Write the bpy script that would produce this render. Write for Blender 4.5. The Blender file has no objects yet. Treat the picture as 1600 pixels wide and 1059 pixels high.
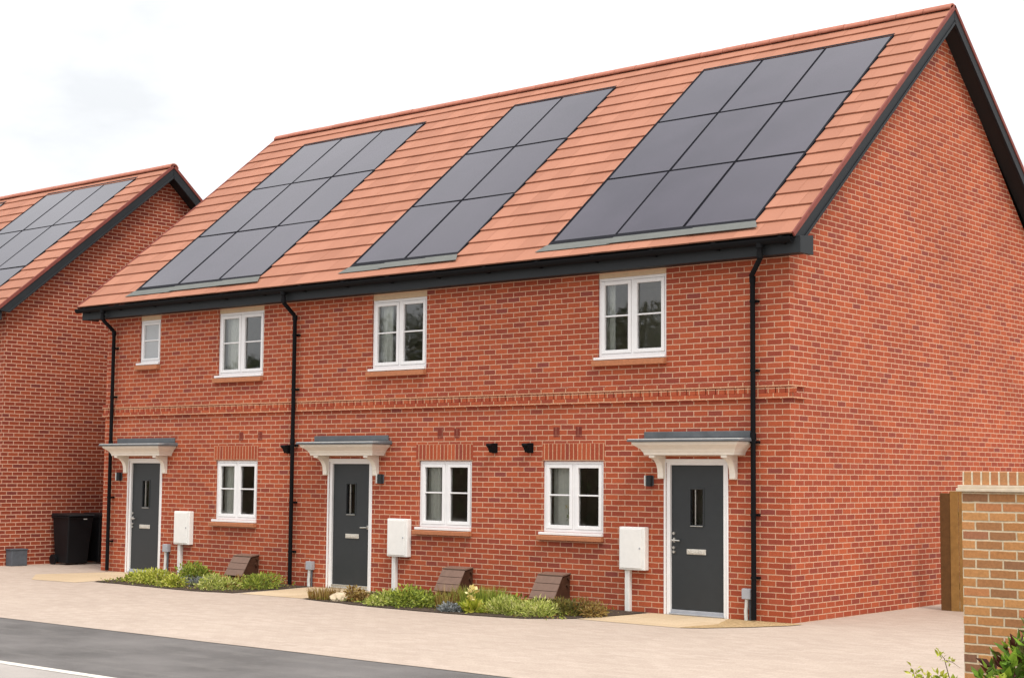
import bpy, bmesh, math, random
from mathutils import Vector, Matrix, noise as mnoise
random.seed(7)
S = bpy.context.scene
COL = S.collection
R = math.radians

# ------------------------------------------------------------------ helpers
def tag(o, label=None, cat=None, group=None, kind=None):
    if label: o['label'] = label
    if cat: o['category'] = cat
    if group: o['group'] = group
    if kind: o['kind'] = kind
    return o

def empty(name, loc, label=None, cat=None, group=None):
    o = bpy.data.objects.new(name, None); COL.objects.link(o)
    o.location = loc; o.empty_display_size = .2
    return tag(o, label, cat, group)

def world_of(o):
    v = Vector((0, 0, 0))
    while o is not None:
        v += Vector(o.location); o = o.parent
    return v

class MB:
    """collects shapes (world coordinates) and links them as ONE mesh object"""
    def __init__(self): self.v = []; self.f = []; self.sm = []; self.mi = []; self.uvswap = []
    def poly(self, pts, smooth=False, mi=0, swap=None):
        n = len(self.v); self.v += [tuple(p) for p in pts]
        self.f.append(tuple(range(n, n + len(pts)))); self.sm.append(smooth); self.mi.append(mi); self.uvswap.append(swap)
    def mesh(self, pts, faces, smooth=False, mi=0):
        n = len(self.v); self.v += [tuple(p) for p in pts]
        for f in faces:
            self.f.append(tuple(n + i for i in f)); self.sm.append(smooth); self.mi.append(mi); self.uvswap.append(None)
    def box(self, x0, x1, y0, y1, z0, z1, mi=0):
        p = [(x0,y0,z0),(x1,y0,z0),(x1,y1,z0),(x0,y1,z0),(x0,y0,z1),(x1,y0,z1),(x1,y1,z1),(x0,y1,z1)]
        self.mesh(p, [(3,2,1,0),(4,5,6,7),(0,1,5,4),(1,2,6,5),(2,3,7,6),(3,0,4,7)], mi=mi)
    def hexa(self, b, t, mi=0):
        """bottom loop b (4 pts, ccw from above) and top loop t"""
        self.mesh(list(b) + list(t), [(3,2,1,0),(4,5,6,7),(0,1,5,4),(1,2,6,5),(2,3,7,6),(3,0,4,7)], mi=mi)
    def prism(self, prof, x0, x1, axis='x', smooth=False, mi=0):
        """profile list of 2D points extruded along an axis: x -> (y,z), y -> (x,z), z -> (x,y)"""
        def P(a, b, c): return {'x': (c,a,b), 'y': (a,c,b), 'z': (a,b,c)}[axis]
        n = len(prof)
        pts = [P(a, b, x0) for a, b in prof] + [P(a, b, x1) for a, b in prof]
        fs = [(i, (i+1) % n, n + (i+1) % n, n + i) for i in range(n)]
        self.mesh(pts, fs, smooth, mi)
        self.mesh(pts, [tuple(range(n-1, -1, -1)), tuple(range(n, 2*n))], False, mi)
    def tube(self, pts, r, n=10, cap=True, mi=0, smooth=True):
        pts = [Vector(p) for p in pts]; rr = r if isinstance(r, (list, tuple)) else [r]*len(pts)
        rings = []; up = None
        for i, p in enumerate(pts):
            d = (pts[min(i+1, len(pts)-1)] - pts[max(i-1, 0)]).normalized()
            if up is None:
                up = Vector((0,0,1)) if abs(d.z) < .9 else Vector((1,0,0))
            a = d.cross(up).normalized(); b = a.cross(d).normalized(); up = b
            rings.append([p + (a*math.cos(t) + b*math.sin(t))*rr[i] for t in [2*math.pi*k/n for k in range(n)]])
        vs = [q for ring in rings for q in ring]
        fs = [(i*n+k, i*n+(k+1)%n, (i+1)*n+(k+1)%n, (i+1)*n+k) for i in range(len(pts)-1) for k in range(n)]
        self.mesh(vs, fs, smooth, mi)
        if cap: self.mesh(rings[0], [tuple(range(n-1,-1,-1))], False, mi); self.mesh(rings[-1], [tuple(range(n))], False, mi)
    def build(self, name, mat, parent=None, bevel=0, seg=2, recalc=True, merge=False):
        me = bpy.data.meshes.new(name)
        off = world_of(parent) if parent else Vector((0,0,0))
        bm = bmesh.new()
        vs = [bm.verts.new((x-off.x, y-off.y, z-off.z)) for x, y, z in self.v]
        lsw = bm.faces.layers.int.new('swap')
        for f, sm, mi, sw in zip(self.f, self.sm, self.mi, self.uvswap):
            try: fa = bm.faces.new([vs[i] for i in f])
            except ValueError: continue
            fa.smooth = sm; fa.material_index = mi; fa[lsw] = 1 if sw else 0
        if merge: bmesh.ops.remove_doubles(bm, verts=bm.verts, dist=1e-5)
        if recalc: bmesh.ops.recalc_face_normals(bm, faces=bm.faces)
        uv = bm.loops.layers.uv.new('UVMap')
        bm.normal_update()
        for fa in bm.faces:
            n = fa.normal; ax = max(range(3), key=lambda i: abs(n[i]))
            for l in fa.loops:
                x, y, z = l.vert.co.x + off.x, l.vert.co.y + off.y, l.vert.co.z + off.z
                c = (x, z) if ax == 1 else ((y, z) if ax == 0 else (x, y))
                l[uv].uv = c
        bm.faces.layers.int.remove(lsw)
        bm.to_mesh(me); bm.free()
        for m in (mat if isinstance(mat, (list, tuple)) else [mat]): me.materials.append(m)
        o = bpy.data.objects.new(name, me); COL.objects.link(o)
        if parent: o.parent = parent
        if bevel:
            b = o.modifiers.new('bevel', 'BEVEL'); b.width = bevel; b.segments = seg; b.limit_method = 'ANGLE'; b.angle_limit = R(40)
        return o

def copy_tree(o, parent=None):
    c = o.copy(); COL.objects.link(c); c.parent = parent
    for ch in list(o.children): copy_tree(ch, c)
    return c

# ------------------------------------------------------------------ materials
class NT:
    def __init__(self, name):
        self.m = bpy.data.materials.new(name); self.m.use_nodes = True
        self.t = self.m.node_tree; self.t.nodes.clear()
        self.out = self.n('ShaderNodeOutputMaterial')
    def n(self, typ, **kw):
        x = self.t.nodes.new(typ)
        for k, v in kw.items(): setattr(x, k, v)
        return x
    def l(self, a, b): self.t.links.new(a, b)
    def val(self, s, v):
        if hasattr(v, 'is_output') or hasattr(v, 'links'): self.l(v, s)
        else: s.default_value = v
    def math(self, op, a, b=0.0, c=None):
        x = self.n('ShaderNodeMath', operation=op); self.val(x.inputs[0], a); self.val(x.inputs[1], b)
        if c is not None: self.val(x.inputs[2], c)
        return x.outputs[0]
    def ramp(self, fac, stops, interp='LINEAR'):
        x = self.n('ShaderNodeValToRGB'); cr = x.color_ramp; cr.interpolation = interp
        while len(cr.elements) < len(stops): cr.elements.new(.5)
        for e, (p, c) in zip(cr.elements, stops):
            e.position = p; e.color = (c[0], c[1], c[2], 1)
        self.l(fac, x.inputs[0]); return x.outputs[0]
    def mix(self, fac, a, b, blend='MIX'):
        x = self.n('ShaderNodeMix', data_type='RGBA', blend_type=blend)
        self.val(x.inputs[0], fac)
        for s, v in ((x.inputs[6], a), (x.inputs[7], b)):
            if hasattr(v, 'links'): self.l(v, s)
            else: s.default_value = (v[0], v[1], v[2], 1)
        return x.outputs[2]
    def noise(self, scale, detail=4, rough=.55, vec=None, dim='3D'):
        x = self.n('ShaderNodeTexNoise', noise_dimensions=dim); x.inputs['Scale'].default_value = scale
        x.inputs['Detail'].default_value = detail; x.inputs['Roughness'].default_value = rough
        if vec is not None: self.l(vec, x.inputs['Vector'])
        return x
    def pos(self):
        return self.n('ShaderNodeNewGeometry').outputs['Position']
    def bump(self, h, strength=.3, dist=.01):
        b = self.n('ShaderNodeBump'); b.inputs['Strength'].default_value = strength; b.inputs['Distance'].default_value = dist
        self.l(h, b.inputs['Height']); return b.outputs[0]
    def bsdf(self, color, rough=.8, spec=.3, normal=None, metal=0.0):
        p = self.n('ShaderNodeBsdfPrincipled')
        if hasattr(color, 'links'): self.l(color, p.inputs['Base Color'])
        else: p.inputs['Base Color'].default_value = (*color, 1)
        self.val(p.inputs['Roughness'], rough); p.inputs['Specular IOR Level'].default_value = spec
        p.inputs['Metallic'].default_value = metal
        if normal is not None: self.l(normal, p.inputs['Normal'])
        self.l(p.outputs[0], self.out.inputs[0]); return p

def plain(name, col, rough=.6, spec=.3, var=.08, scale=12, bump=.0, metal=0.0):
    t = NT(name); ps = t.pos(); nz = t.noise(scale, 5, .6, ps)
    a = tuple(max(0, c*(1-var)) for c in col); b = tuple(min(1, c*(1+var)) for c in col)
    c = t.ramp(nz.outputs[0], [(.3, a), (.7, b)])
    nrm = t.bump(nz.outputs[0], bump, .004) if bump else None
    rg = t.math('MULTIPLY_ADD', nz.outputs[0], .16, rough-.08)
    t.bsdf(c, rg, spec, nrm, metal); return t.m

def brick_mat(name, stops, mortar, bw=.225, bh=.075, mj=.011, offset=.5, swap=False, soft=.003, bumpd=.006, grime=.25, jitter=.004, rough=.85, vshift=0.0, ushift=0.0):
    t = NT(name)
    uvn = t.n('ShaderNodeUVMap'); uvn.uv_map = 'UVMap'
    sp = t.n('ShaderNodeSeparateXYZ'); t.l(uvn.outputs[0], sp.inputs[0])
    u, v = (sp.outputs[1], sp.outputs[0]) if swap else (sp.outputs[0], sp.outputs[1])
    u = t.math('ADD', u, 100.0*bw*2 + ushift); v = t.math('ADD', v, 100.0*bh*2 + vshift)
    ps = t.pos()
    jn = t.noise(9, 3, .5, ps); js = t.n('ShaderNodeSeparateColor'); t.l(jn.outputs[1], js.inputs[0])
    u = t.math('ADD', u, t.math('MULTIPLY', t.math('SUBTRACT', js.outputs[0], .5), jitter*2.2))
    v = t.math('ADD', v, t.math('MULTIPLY', t.math('SUBTRACT', js.outputs[1], .5), jitter*2.2))
    vr = t.math('DIVIDE', v, bh); row = t.math('FLOOR', vr)
    off = t.math('MULTIPLY', t.math('MODULO', row, 2.0), offset)
    ur = t.math('ADD', t.math('DIVIDE', u, bw), off); col = t.math('FLOOR', ur)
    fu = t.math('MULTIPLY', t.math('FRACT', ur), bw); fv = t.math('MULTIPLY', t.math('FRACT', vr), bh)
    du = t.math('MINIMUM', fu, t.math('SUBTRACT', bw, fu)); dv = t.math('MINIMUM', fv, t.math('SUBTRACT', bh, fv))
    d = t.math('MINIMUM', du, dv)
    en = t.noise(60, 2, .6, ps)
    d = t.math('ADD', d, t.math('MULTIPLY', t.math('SUBTRACT', en.outputs[0], .5), .004))
    mr = t.n('ShaderNodeMapRange', interpolation_type='SMOOTHSTEP')
    t.l(d, mr.inputs[0]); mr.inputs[1].default_value = mj/2 - soft/2; mr.inputs[2].default_value = mj/2 + soft
    mask = mr.outputs[0]
    cv = t.n('ShaderNodeCombineXYZ'); t.l(row, cv.inputs[0]); t.l(col, cv.inputs[1])
    wn = t.n('ShaderNodeTexWhiteNoise', noise_dimensions='2D'); t.l(cv.outputs[0], wn.inputs['Vector'])
    bc = t.ramp(wn.outputs[0], stops)
    fine = t.noise(45, 5, .65, ps)
    bc = t.mix(.42, bc, t.ramp(fine.outputs[0], [(.3, (.55,.55,.55)), (.7, (1.25,1.25,1.25))]), 'MULTIPLY')
    mn = t.noise(25, 4, .6, ps)
    mc = t.ramp(mn.outputs[0], [(.3, tuple(c*.8 for c in mortar)), (.7, tuple(min(1, c*1.12) for c in mortar))])
    c = t.mix(mask, mc, bc)
    big = t.noise(.55, 5, .6, ps)
    c = t.mix(grime, c, t.ramp(big.outputs[0], [(.3, (.72,.7,.7)), (.7, (1.22,1.24,1.26))]), 'MULTIPLY')
    h = t.math('ADD', mask, t.math('MULTIPLY', fine.outputs[0], .35))
    t.bsdf(c, rough, .2, t.bump(h, .6, bumpd)); return t.m

RED = [(0, (.245,.060,.042)), (.03, (.27,.062,.036)), (.10, (.305,.066,.034)), (.5, (.355,.076,.031)), (.88, (.43,.102,.040)), (1, (.345,.085,.046))]
RED = [(p, (c[0]*.97, c[1]*.90, c[2]*.95)) for p, c in RED]
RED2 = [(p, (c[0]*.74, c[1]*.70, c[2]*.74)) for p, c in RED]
M = {}
M['brick'] = brick_mat('red_brickwork', RED, (.60,.36,.24), mj=.0108, grime=.4)
M['brick_nb'] = brick_mat('darker_shaded_brickwork', RED2, (.60,.36,.25), mj=.012, grime=.35, ushift=.07)  # darker brick tone, with shade of the gap between the houses in it
M['brick_soldier'] = brick_mat('soldier_brickwork', RED[1:5], (.60,.36,.22), bw=.24, bh=.075, offset=0, swap=True, vshift=.03, ushift=-2.046)
M['brick_course'] = brick_mat('course_brickwork', RED[2:5], (.64,.39,.24), bw=.225, bh=.075)
M['brick_dentil'] = brick_mat('dentil_brickwork', RED[2:5], (.60,.36,.22), bw=.1512, bh=.0795, offset=0, vshift=-.0264)
M['brick_dark'] = brick_mat('dark_red_brick', [(0,(.16,.03,.02)),(1,(.2,.04,.025))], (.3,.12,.08), bw=.1, bh=.15)
M['brick_buff'] = brick_mat('buff_brickwork', [(0,(.24,.12,.075)),(.12,(.33,.155,.07)),(.35,(.46,.205,.075)),(.7,(.55,.27,.10)),(.9,(.50,.2,.085)),(1,(.33,.14,.08))], (.62,.50,.34), mj=.012, soft=.003, bumpd=.006, grime=.15)
M['brick_buff_soldier'] = brick_mat('buff_soldier_bricks', [(0,(.42,.2,.09)),(.5,(.52,.25,.1)),(1,(.45,.18,.08))], (.70,.60,.44), bw=.5, bh=.0752, offset=0, swap=True, mj=.013)
M['white'] = plain('white_upvc', (.80,.79,.79), .35, .4, .02)
M['cream'] = plain('cream_painted_wood', (.77,.71,.625), .45, .35, .04)
M['cream_head'] = plain('cream_lintel_board', (.62,.46,.30), .6, .3, .06)
M['door'] = plain('dark_grey_door_paint', (.027,.031,.034), .42, .4, .06)
M['black'] = plain('black_plastic', (.006,.006,.007), .6, .1, .1)
M['fascia'] = plain('dark_grey_fascia', (.021,.024,.027), .55, .22, .12, 3)
M['barge'] = plain('grey_bargeboard', (.015,.017,.020), .55, .2, .1, 3)
M['soffit'] = plain('black_soffit', (.012,.012,.013), .6, .3, .1)
M['lead'] = plain('grey_lead', (.105,.113,.122), .6, .4, .18, 6, .1)
M['flash'] = plain('weathered_lead_flashing', (.12,.124,.113), .65, .35, .12, 5, .1)
M['sill'] = plain('orange_sill_tile', (.42,.165,.08), .75, .2, .12, 30, .2)
M['verge'] = plain('dark_red_verge', (.19,.052,.04), .7, .25, .15, 10, .15)
M['chrome'] = plain('brushed_steel', (.62,.60,.56), .3, .5, .1, 40, 0, .85)
M['plate'] = plain('steel_letter_plate', (.62,.59,.53), .38, .5, .25, 55, .0, .35)  # mottle in the colour suggests reflection marks on the plates
M['cabinet'] = plain('white_grp', (.80,.785,.755), .5, .3, .03)
M['conduit'] = plain('pale_grey_conduit', (.60,.60,.58), .5, .3, .1)
M['greybox'] = plain('grey_plastic', (.36,.37,.40), .5, .3, .08)
M['darkgrey'] = plain('dark_grey_plastic', (.085,.095,.11), .6, .3, .2, 8)
M['gaslid'] = plain('faded_brown_plastic', (.185,.112,.083), .6, .3, .12, 14)
M['gasside'] = plain('shaded_brown_plastic', (.06,.026,.014), .6, .3, .2, 9)  # darkness of the shaded side is put into the body colour
M['bin'] = plain('black_bin_plastic', (.007,.0075,.009), .5, .22, .15, 5)
M['room'] = plain('interior_plaster', (.80,.74,.66), .9, .1, .04)
M['curtain'] = plain('pale_curtain_cloth', (.82,.82,.78), .9, .1, .06, 20)
M['timber'] = plain('dark_stained_timber', (.13,.066,.024), .8, .2, .2, 9, .2)
M['timber2'] = plain('light_stained_timber', (.30,.17,.052), .8, .2, .2, 9, .2)
M['stone'] = plain('cream_tile_creasing', (.64,.53,.40), .8, .2, .08, 20, .15)
M['boulder'] = plain('pale_boulder', (.52,.42,.29), .9, .1, .25, 9, .4)
M['bark'] = plain('bark', (.09,.06,.04), .9, .1, .2, 15, .3)
M['pot'] = plain('glass_vase', (.5,.5,.48), .2, .5, .05)

def tile_mat():
    t = NT('orange_roof_tile'); g = t.n('ShaderNodeNewGeometry'); ps = g.outputs['Position']
    c = t.ramp(g.outputs['Random Per Island'], [(0, (.34,.141,.086)), (.5, (.37,.156,.096)), (1, (.395,.170,.106))])
    nz = t.noise(60, 6, .7, ps); c = t.mix(.4, c, t.ramp(nz.outputs[0], [(.3, (.8,.8,.8)), (.7, (1.16,1.16,1.16))]), 'MULTIPLY')
    nb = t.noise(.9, 4, .6, ps); c = t.mix(.35, c, t.ramp(nb.outputs[0], [(.3, (.82,.8,.8)), (.7, (1.13,1.14,1.14))]), 'MULTIPLY')
    t.bsdf(c, .75, .25, t.bump(nz.outputs[0], .25, .004)); return t.m
M['tile'] = tile_mat()
M['ridge'] = plain('ridge_tile_clay', (.40,.15,.10), .75, .25, .15, 12, .15)

def panel_mat():
    t = NT('solar_cell_glass'); ps = t.pos()
    g = t.n('ShaderNodeNewGeometry')
    nz = t.noise(1.3, 4, .6, ps)
    c = t.ramp(nz.outputs[0], [(.3, (.020,.017,.027)), (.7, (.030,.025,.038))])
    rg = t.math('MULTIPLY_ADD', nz.outputs[0], .12, .06)
    p = t.bsdf(c, rg, .34); p.inputs['Specular Tint'].default_value = (.86,.75,1.0,1); return t.m
M['panel'] = panel_mat()
M['panel_frame'] = plain('black_panel_frame', (.006,.006,.010), .7, .12, .1)

def glass_mat(name, tint=(1,1,1), frosted=False):
    t = NT(name)
    fr = t.n('ShaderNodeFresnel'); fr.inputs[0].default_value = 1.55
    nz = t.noise(1.6, 3, .5, t.pos()); nrm = t.bump(nz.outputs[0], .05, .02)
    gl = t.n('ShaderNodeBsdfGlossy'); gl.inputs['Roughness'].default_value = .02 if not frosted else .3
    t.l(nrm, gl.inputs['Normal'])
    if frosted:
        tr = t.n('ShaderNodeBsdfDiffuse'); tr.inputs[0].default_value = (.34,.35,.36,1)
    else:
        tr = t.n('ShaderNodeBsdfTransparent'); tr.inputs[0].default_value = (*tint, 1)
    mx = t.n('ShaderNodeMixShader'); t.l(t.math('MULTIPLY', fr.outputs[0], 3.0), mx.inputs[0])
    t.l(tr.outputs[0], mx.inputs[1]); t.l(gl.outputs[0], mx.inputs[2]); t.l(mx.outputs[0], t.out.inputs[0]); return t.m
M['glass'] = glass_mat('window_glass', (.93,.95,.92))
M['frost'] = glass_mat('frosted_glass', frosted=True)

def leaf_mat(name, stops, trans=.25):
    t = NT(name); g = t.n('ShaderNodeNewGeometry')
    c = t.ramp(g.outputs['Random Per Island'], stops)
    d = t.n('ShaderNodeBsdfPrincipled'); t.l(c, d.inputs['Base Color']); d.inputs['Roughness'].default_value = .55; d.inputs['Specular IOR Level'].default_value = .3
    tr = t.n('ShaderNodeBsdfTranslucent'); t.l(c, tr.inputs[0])
    mx = t.n('ShaderNodeMixShader'); mx.inputs[0].default_value = trans
    t.l(d.outputs[0], mx.inputs[1]); t.l(tr.outputs[0], mx.inputs[2]); t.l(mx.outputs[0], t.out.inputs[0]); return t.m
M['leaf_lime'] = leaf_mat('lime_leaves', [(0,(.16,.19,.025)),(.4,(.38,.42,.05)),(.8,(.56,.57,.10)),(1,(.66,.60,.20))])
M['leaf_green'] = leaf_mat('green_leaves', [(0,(.09,.12,.02)),(.5,(.25,.32,.04)),(.9,(.42,.47,.07)),(1,(.56,.52,.17))])
M['leaf_pale'] = leaf_mat('pale_spiky_leaves', [(0,(.15,.19,.03)),(.4,(.38,.44,.08)),(.8,(.60,.62,.18)),(1,(.74,.70,.34))])
M['leaf_brown'] = leaf_mat('brown_leaves', [(0,(.13,.06,.02)),(.4,(.28,.16,.04)),(.7,(.34,.25,.06)),(1,(.50,.36,.15))])
M['leaf_olive'] = leaf_mat('olive_leaves', [(0,(.07,.06,.02)),(.4,(.16,.15,.03)),(.8,(.25,.22,.05)),(1,(.3,.17,.05))])
M['leaf_dark'] = leaf_mat('dark_leaves', [(0,(.025,.035,.015)),(.5,(.05,.075,.02)),(1,(.09,.12,.035))])
M['leaf_red'] = leaf_mat('red_and_green_leaves', [(0,(.06,.015,.012)),(.22,(.11,.03,.02)),(.32,(.08,.15,.02)),(.7,(.18,.32,.03)),(1,(.38,.52,.06))])
M['leaf_yellow'] = leaf_mat('yellow_green_leaves', [(0,(.22,.28,.02)),(.5,(.42,.45,.04)),(1,(.6,.55,.12))])
M['leaf_silver'] = leaf_mat('silver_leaves', [(0,(.12,.13,.12)),(.5,(.22,.24,.24)),(1,(.40,.42,.42))])
M['petal'] = leaf_mat('pale_yellow_petals', [(0,(.70,.55,.16)),(1,(.85,.75,.38))])

def soil_mat():
    t = NT('dark_soil'); ps = t.pos(); nz = t.noise(30, 6, .7, ps)
    c = t.ramp(nz.outputs[0], [(.3, (.03,.022,.018)), (.55, (.09,.066,.05)), (.75, (.17,.13,.10))])
    t.bsdf(c, .95, .1, t.bump(nz.outputs[0], .8, .03)); return t.m
M['soil'] = soil_mat()
def asphalt(name, base, var, patch):
    t = NT(name); ps = t.pos(); nf = t.noise(140, 3, .7, ps); nb = t.noise(.8, 6, .62, ps)
    ms = t.n('ShaderNodeMapping'); ms.inputs['Scale'].default_value = (.35, 1.6, 1); t.l(ps, ms.inputs[0])
    ns = t.noise(2.6, 7, .68, ms.outputs[0])
    c = t.ramp(nb.outputs[0], [(.3, tuple(c*(1-var) for c in base)), (.7, tuple(c*(1+var) for c in base))])
    c = t.mix(.6, c, t.ramp(nf.outputs[0], [(.25, (.5,.5,.5)), (.75, (1.45,1.45,1.45))]), 'MULTIPLY')
    c = t.mix(t.ramp(ns.outputs[0], [(.5, (0,0,0)), (.72, (.42,.42,.42))]), c, patch)
    t.bsdf(c, .85, .25, t.bump(nf.outputs[0], .5, .006)); return t.m
M['asphalt'] = asphalt('dark_asphalt', (.128,.118,.113), .30, (.21,.195,.18))
M['asphalt_light'] = asphalt('worn_asphalt', (.36,.325,.30), .14, (.42,.385,.35))
M['line'] = plain('white_road_paint', (.62,.58,.52), .7, .2, .3, 18, .1)
M['paving'] = brick_mat('pink_block_paving', [(0,(.415,.332,.272)),(.3,(.435,.35,.288)),(.7,(.45,.365,.30)),(1,(.47,.382,.318))], (.385,.30,.245), bw=.2, bh=.1, mj=.005, soft=.004, bumpd=.002, grime=.2, jitter=.003, rough=.8)
M['slab'] = brick_mat('buff_path_slabs', [(0,(.52,.39,.25)),(.5,(.55,.42,.275)),(1,(.58,.45,.30))], (.42,.32,.2), bw=.9, bh=.6, mj=.008, bumpd=.003, grime=.3, jitter=.002)
def sand_mat():
    t = NT('sandy_gravel'); ps = t.pos(); nz = t.noise(22, 6, .75, ps); n2 = t.noise(90, 3, .7, ps)
    c = t.ramp(nz.outputs[0], [(.3, (.30,.20,.10)), (.55, (.52,.36,.19)), (.75, (.62,.47,.29))])
    c = t.mix(.5, c, t.ramp(n2.outputs[0], [(.3, (.6,.6,.6)), (.7, (1.2,1.2,1.2))]), 'MULTIPLY')
    t.bsdf(c, .95, .1, t.bump(n2.outputs[0], .8, .02)); return t.m
M['sand'] = sand_mat()
M['ground'] = asphalt('pale_ground', (.36,.31,.26), .1, (.4,.35,.3))

# ------------------------------------------------------------------ setting
def sheet(name, pts, z, mat, kind='structure', label=None):
    m = MB(); m.poly([(x, y, z) for x, y in pts]); o = m.build(name, mat, None, recalc=False)
    tag(o, label, None, None, kind); return o
def rect(x0, x1, y0, y1): return [(x0,y0),(x1,y0),(x1,y1),(x0,y1)]
sheet('ground', rect(-400, 400, -400, 400), -.03, M['ground'])
sheet('road', rect(-160, 60, -12.4, -6.42), -.005, M['asphalt'])
sheet('road_surface', rect(-160, 60, -40, -9.02), -.001, M['asphalt_light'])
sheet('road_marking', rect(-160, 60, -9.05, -8.93), .003, M['line'])
# paved forecourt with a slightly uneven cut edge along the road
edge = [(-60+.4*i, -6.44 + .022*mnoise.noise((i*.37, 1.3, 0))) for i in range(176)]
sheet('forecourt_paving', edge + [(10.4, 20), (-60, 20)], 0.0, M['paving'])
def curb_noise(pts, amp=.02, step=.12, seed=0):
    out = []
    for i, (a, b) in enumerate(zip(pts, pts[1:] + pts[:1])):
        a = Vector(a); b = Vector(b); n = max(1, int((b-a).length/step))
        for k in range(n):
            p = a.lerp(b, k/n); out.append((p.x + amp*mnoise.noise((p.x*3, p.y*3, seed)), p.y + amp*mnoise.noise((p.x*3+9, p.y*3, seed+5))))
    return out
sheet('path', [(-13.95,-.01),(-14.35,-1.5),(-13.25,-2.3),(-12.15,-2.2),(-12.5,-.01)], .004, M['slab'])
sheet('path', [(-8.72,-.01),(-8.72,-.25),(-8.5,-1.78),(-7.12,-1.74),(-7.35,-.01)], .004, M['slab'])
sheet('path', [(-2.12,-.01),(-2.3,-1.43),(-.72,-1.46),(-.62,-.7),(-.9,-.01)], .004, M['slab'])
sheet('gravel_patch', curb_noise([(-.9,-.012),(-.62,-.72),(-.72,-1.46),(-.45,-1.28),(-.12,-.75),(.12,-.3),(.16,-.012)], .03), .008, M['sand'])
def soil(name, pts):
    o = sheet(name, curb_noise(pts, .035, .1, 3), .010, M['soil'])
    return o
soil('planting_bed', [(-12.45,-.015),(-12.12,-1.85),(-10.7,-1.93),(-9.4,-1.98),(-8.62,-1.8),(-8.78,-.3),(-8.8,-.015)])
soil('planting_bed', [(-7.3,-.015),(-7.08,-1.8),(-5.5,-2.02),(-4.0,-2.06),(-2.85,-1.9),(-2.36,-1.42),(-2.2,-.6),(-2.18,-.015)])
soil('planting_bed', [(4.6,-5.46),(4.65,-6.6),(5.0,-8.2),(9.5,-8.6),(9.5,-5.46)])

# ------------------------------------------------------------------ roof maker
PHI = .6963
class Roof:
    def __init__(self, yr, zr, half, x0, x1):
        self.yr, self.zr, self.h, self.x0, self.x1 = yr, zr, half, x0, x1
        self.L = half/math.cos(PHI)          # slope length
    def p(self, x, s, n=0.0, side=1):
        """s measured from the eave up the slope, n along the normal; side 1 front, -1 rear"""
        y = self.h - s*math.cos(PHI) + n*math.sin(PHI)
        z = self.zr - (self.L - s)*math.sin(PHI) + n*math.cos(PHI)
        return (x, self.yr - side*y, z)

def roof_tiles(rf, holes, parent, rows=18, tw=.335):
    m = MB(); g = rf.L/rows
    for side in (1, -1):
        for k in range(rows):
            s0, s1 = k*g, min((k+1)*g + .05, rf.L + .005); mid = (k+.5)*g
            x = rf.x0 - (tw*.5 if k % 2 else 0)
            while x < rf.x1 - .01:
                a, b = max(x, rf.x0), min(x + tw - .0025, rf.x1); x += tw
                if b - a < .03: continue
                segs = [(a, b)]
                if side == 1:
                    for ha, hb, sa, sb in holes:
                        if sa < mid < sb:
                            ns = []
                            for p, q in segs:
                                if q <= ha or p >= hb: ns.append((p, q)); continue
                                if p < ha - .01: ns.append((p, ha))
                                if q > hb + .01: ns.append((hb, q))
                            segs = ns
                for p, q in segs:
                    j = random.uniform(-.0015, .0015); js = random.uniform(-.003, .003)
                    lo, hi = .031 + j, .004 + j; th = .021
                    P = rf.p
                    m.hexa([P(p,s0+js,lo-th,side),P(q,s0+js,lo-th,side),P(q,s1,hi-th,side),P(p,s1,hi-th,side)],
                           [P(p,s0+js,lo,side),P(q,s0+js,lo,side),P(q,s1,hi,side),P(p,s1,hi,side)])
    return m.build('roof', M['tile'], parent)

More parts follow.
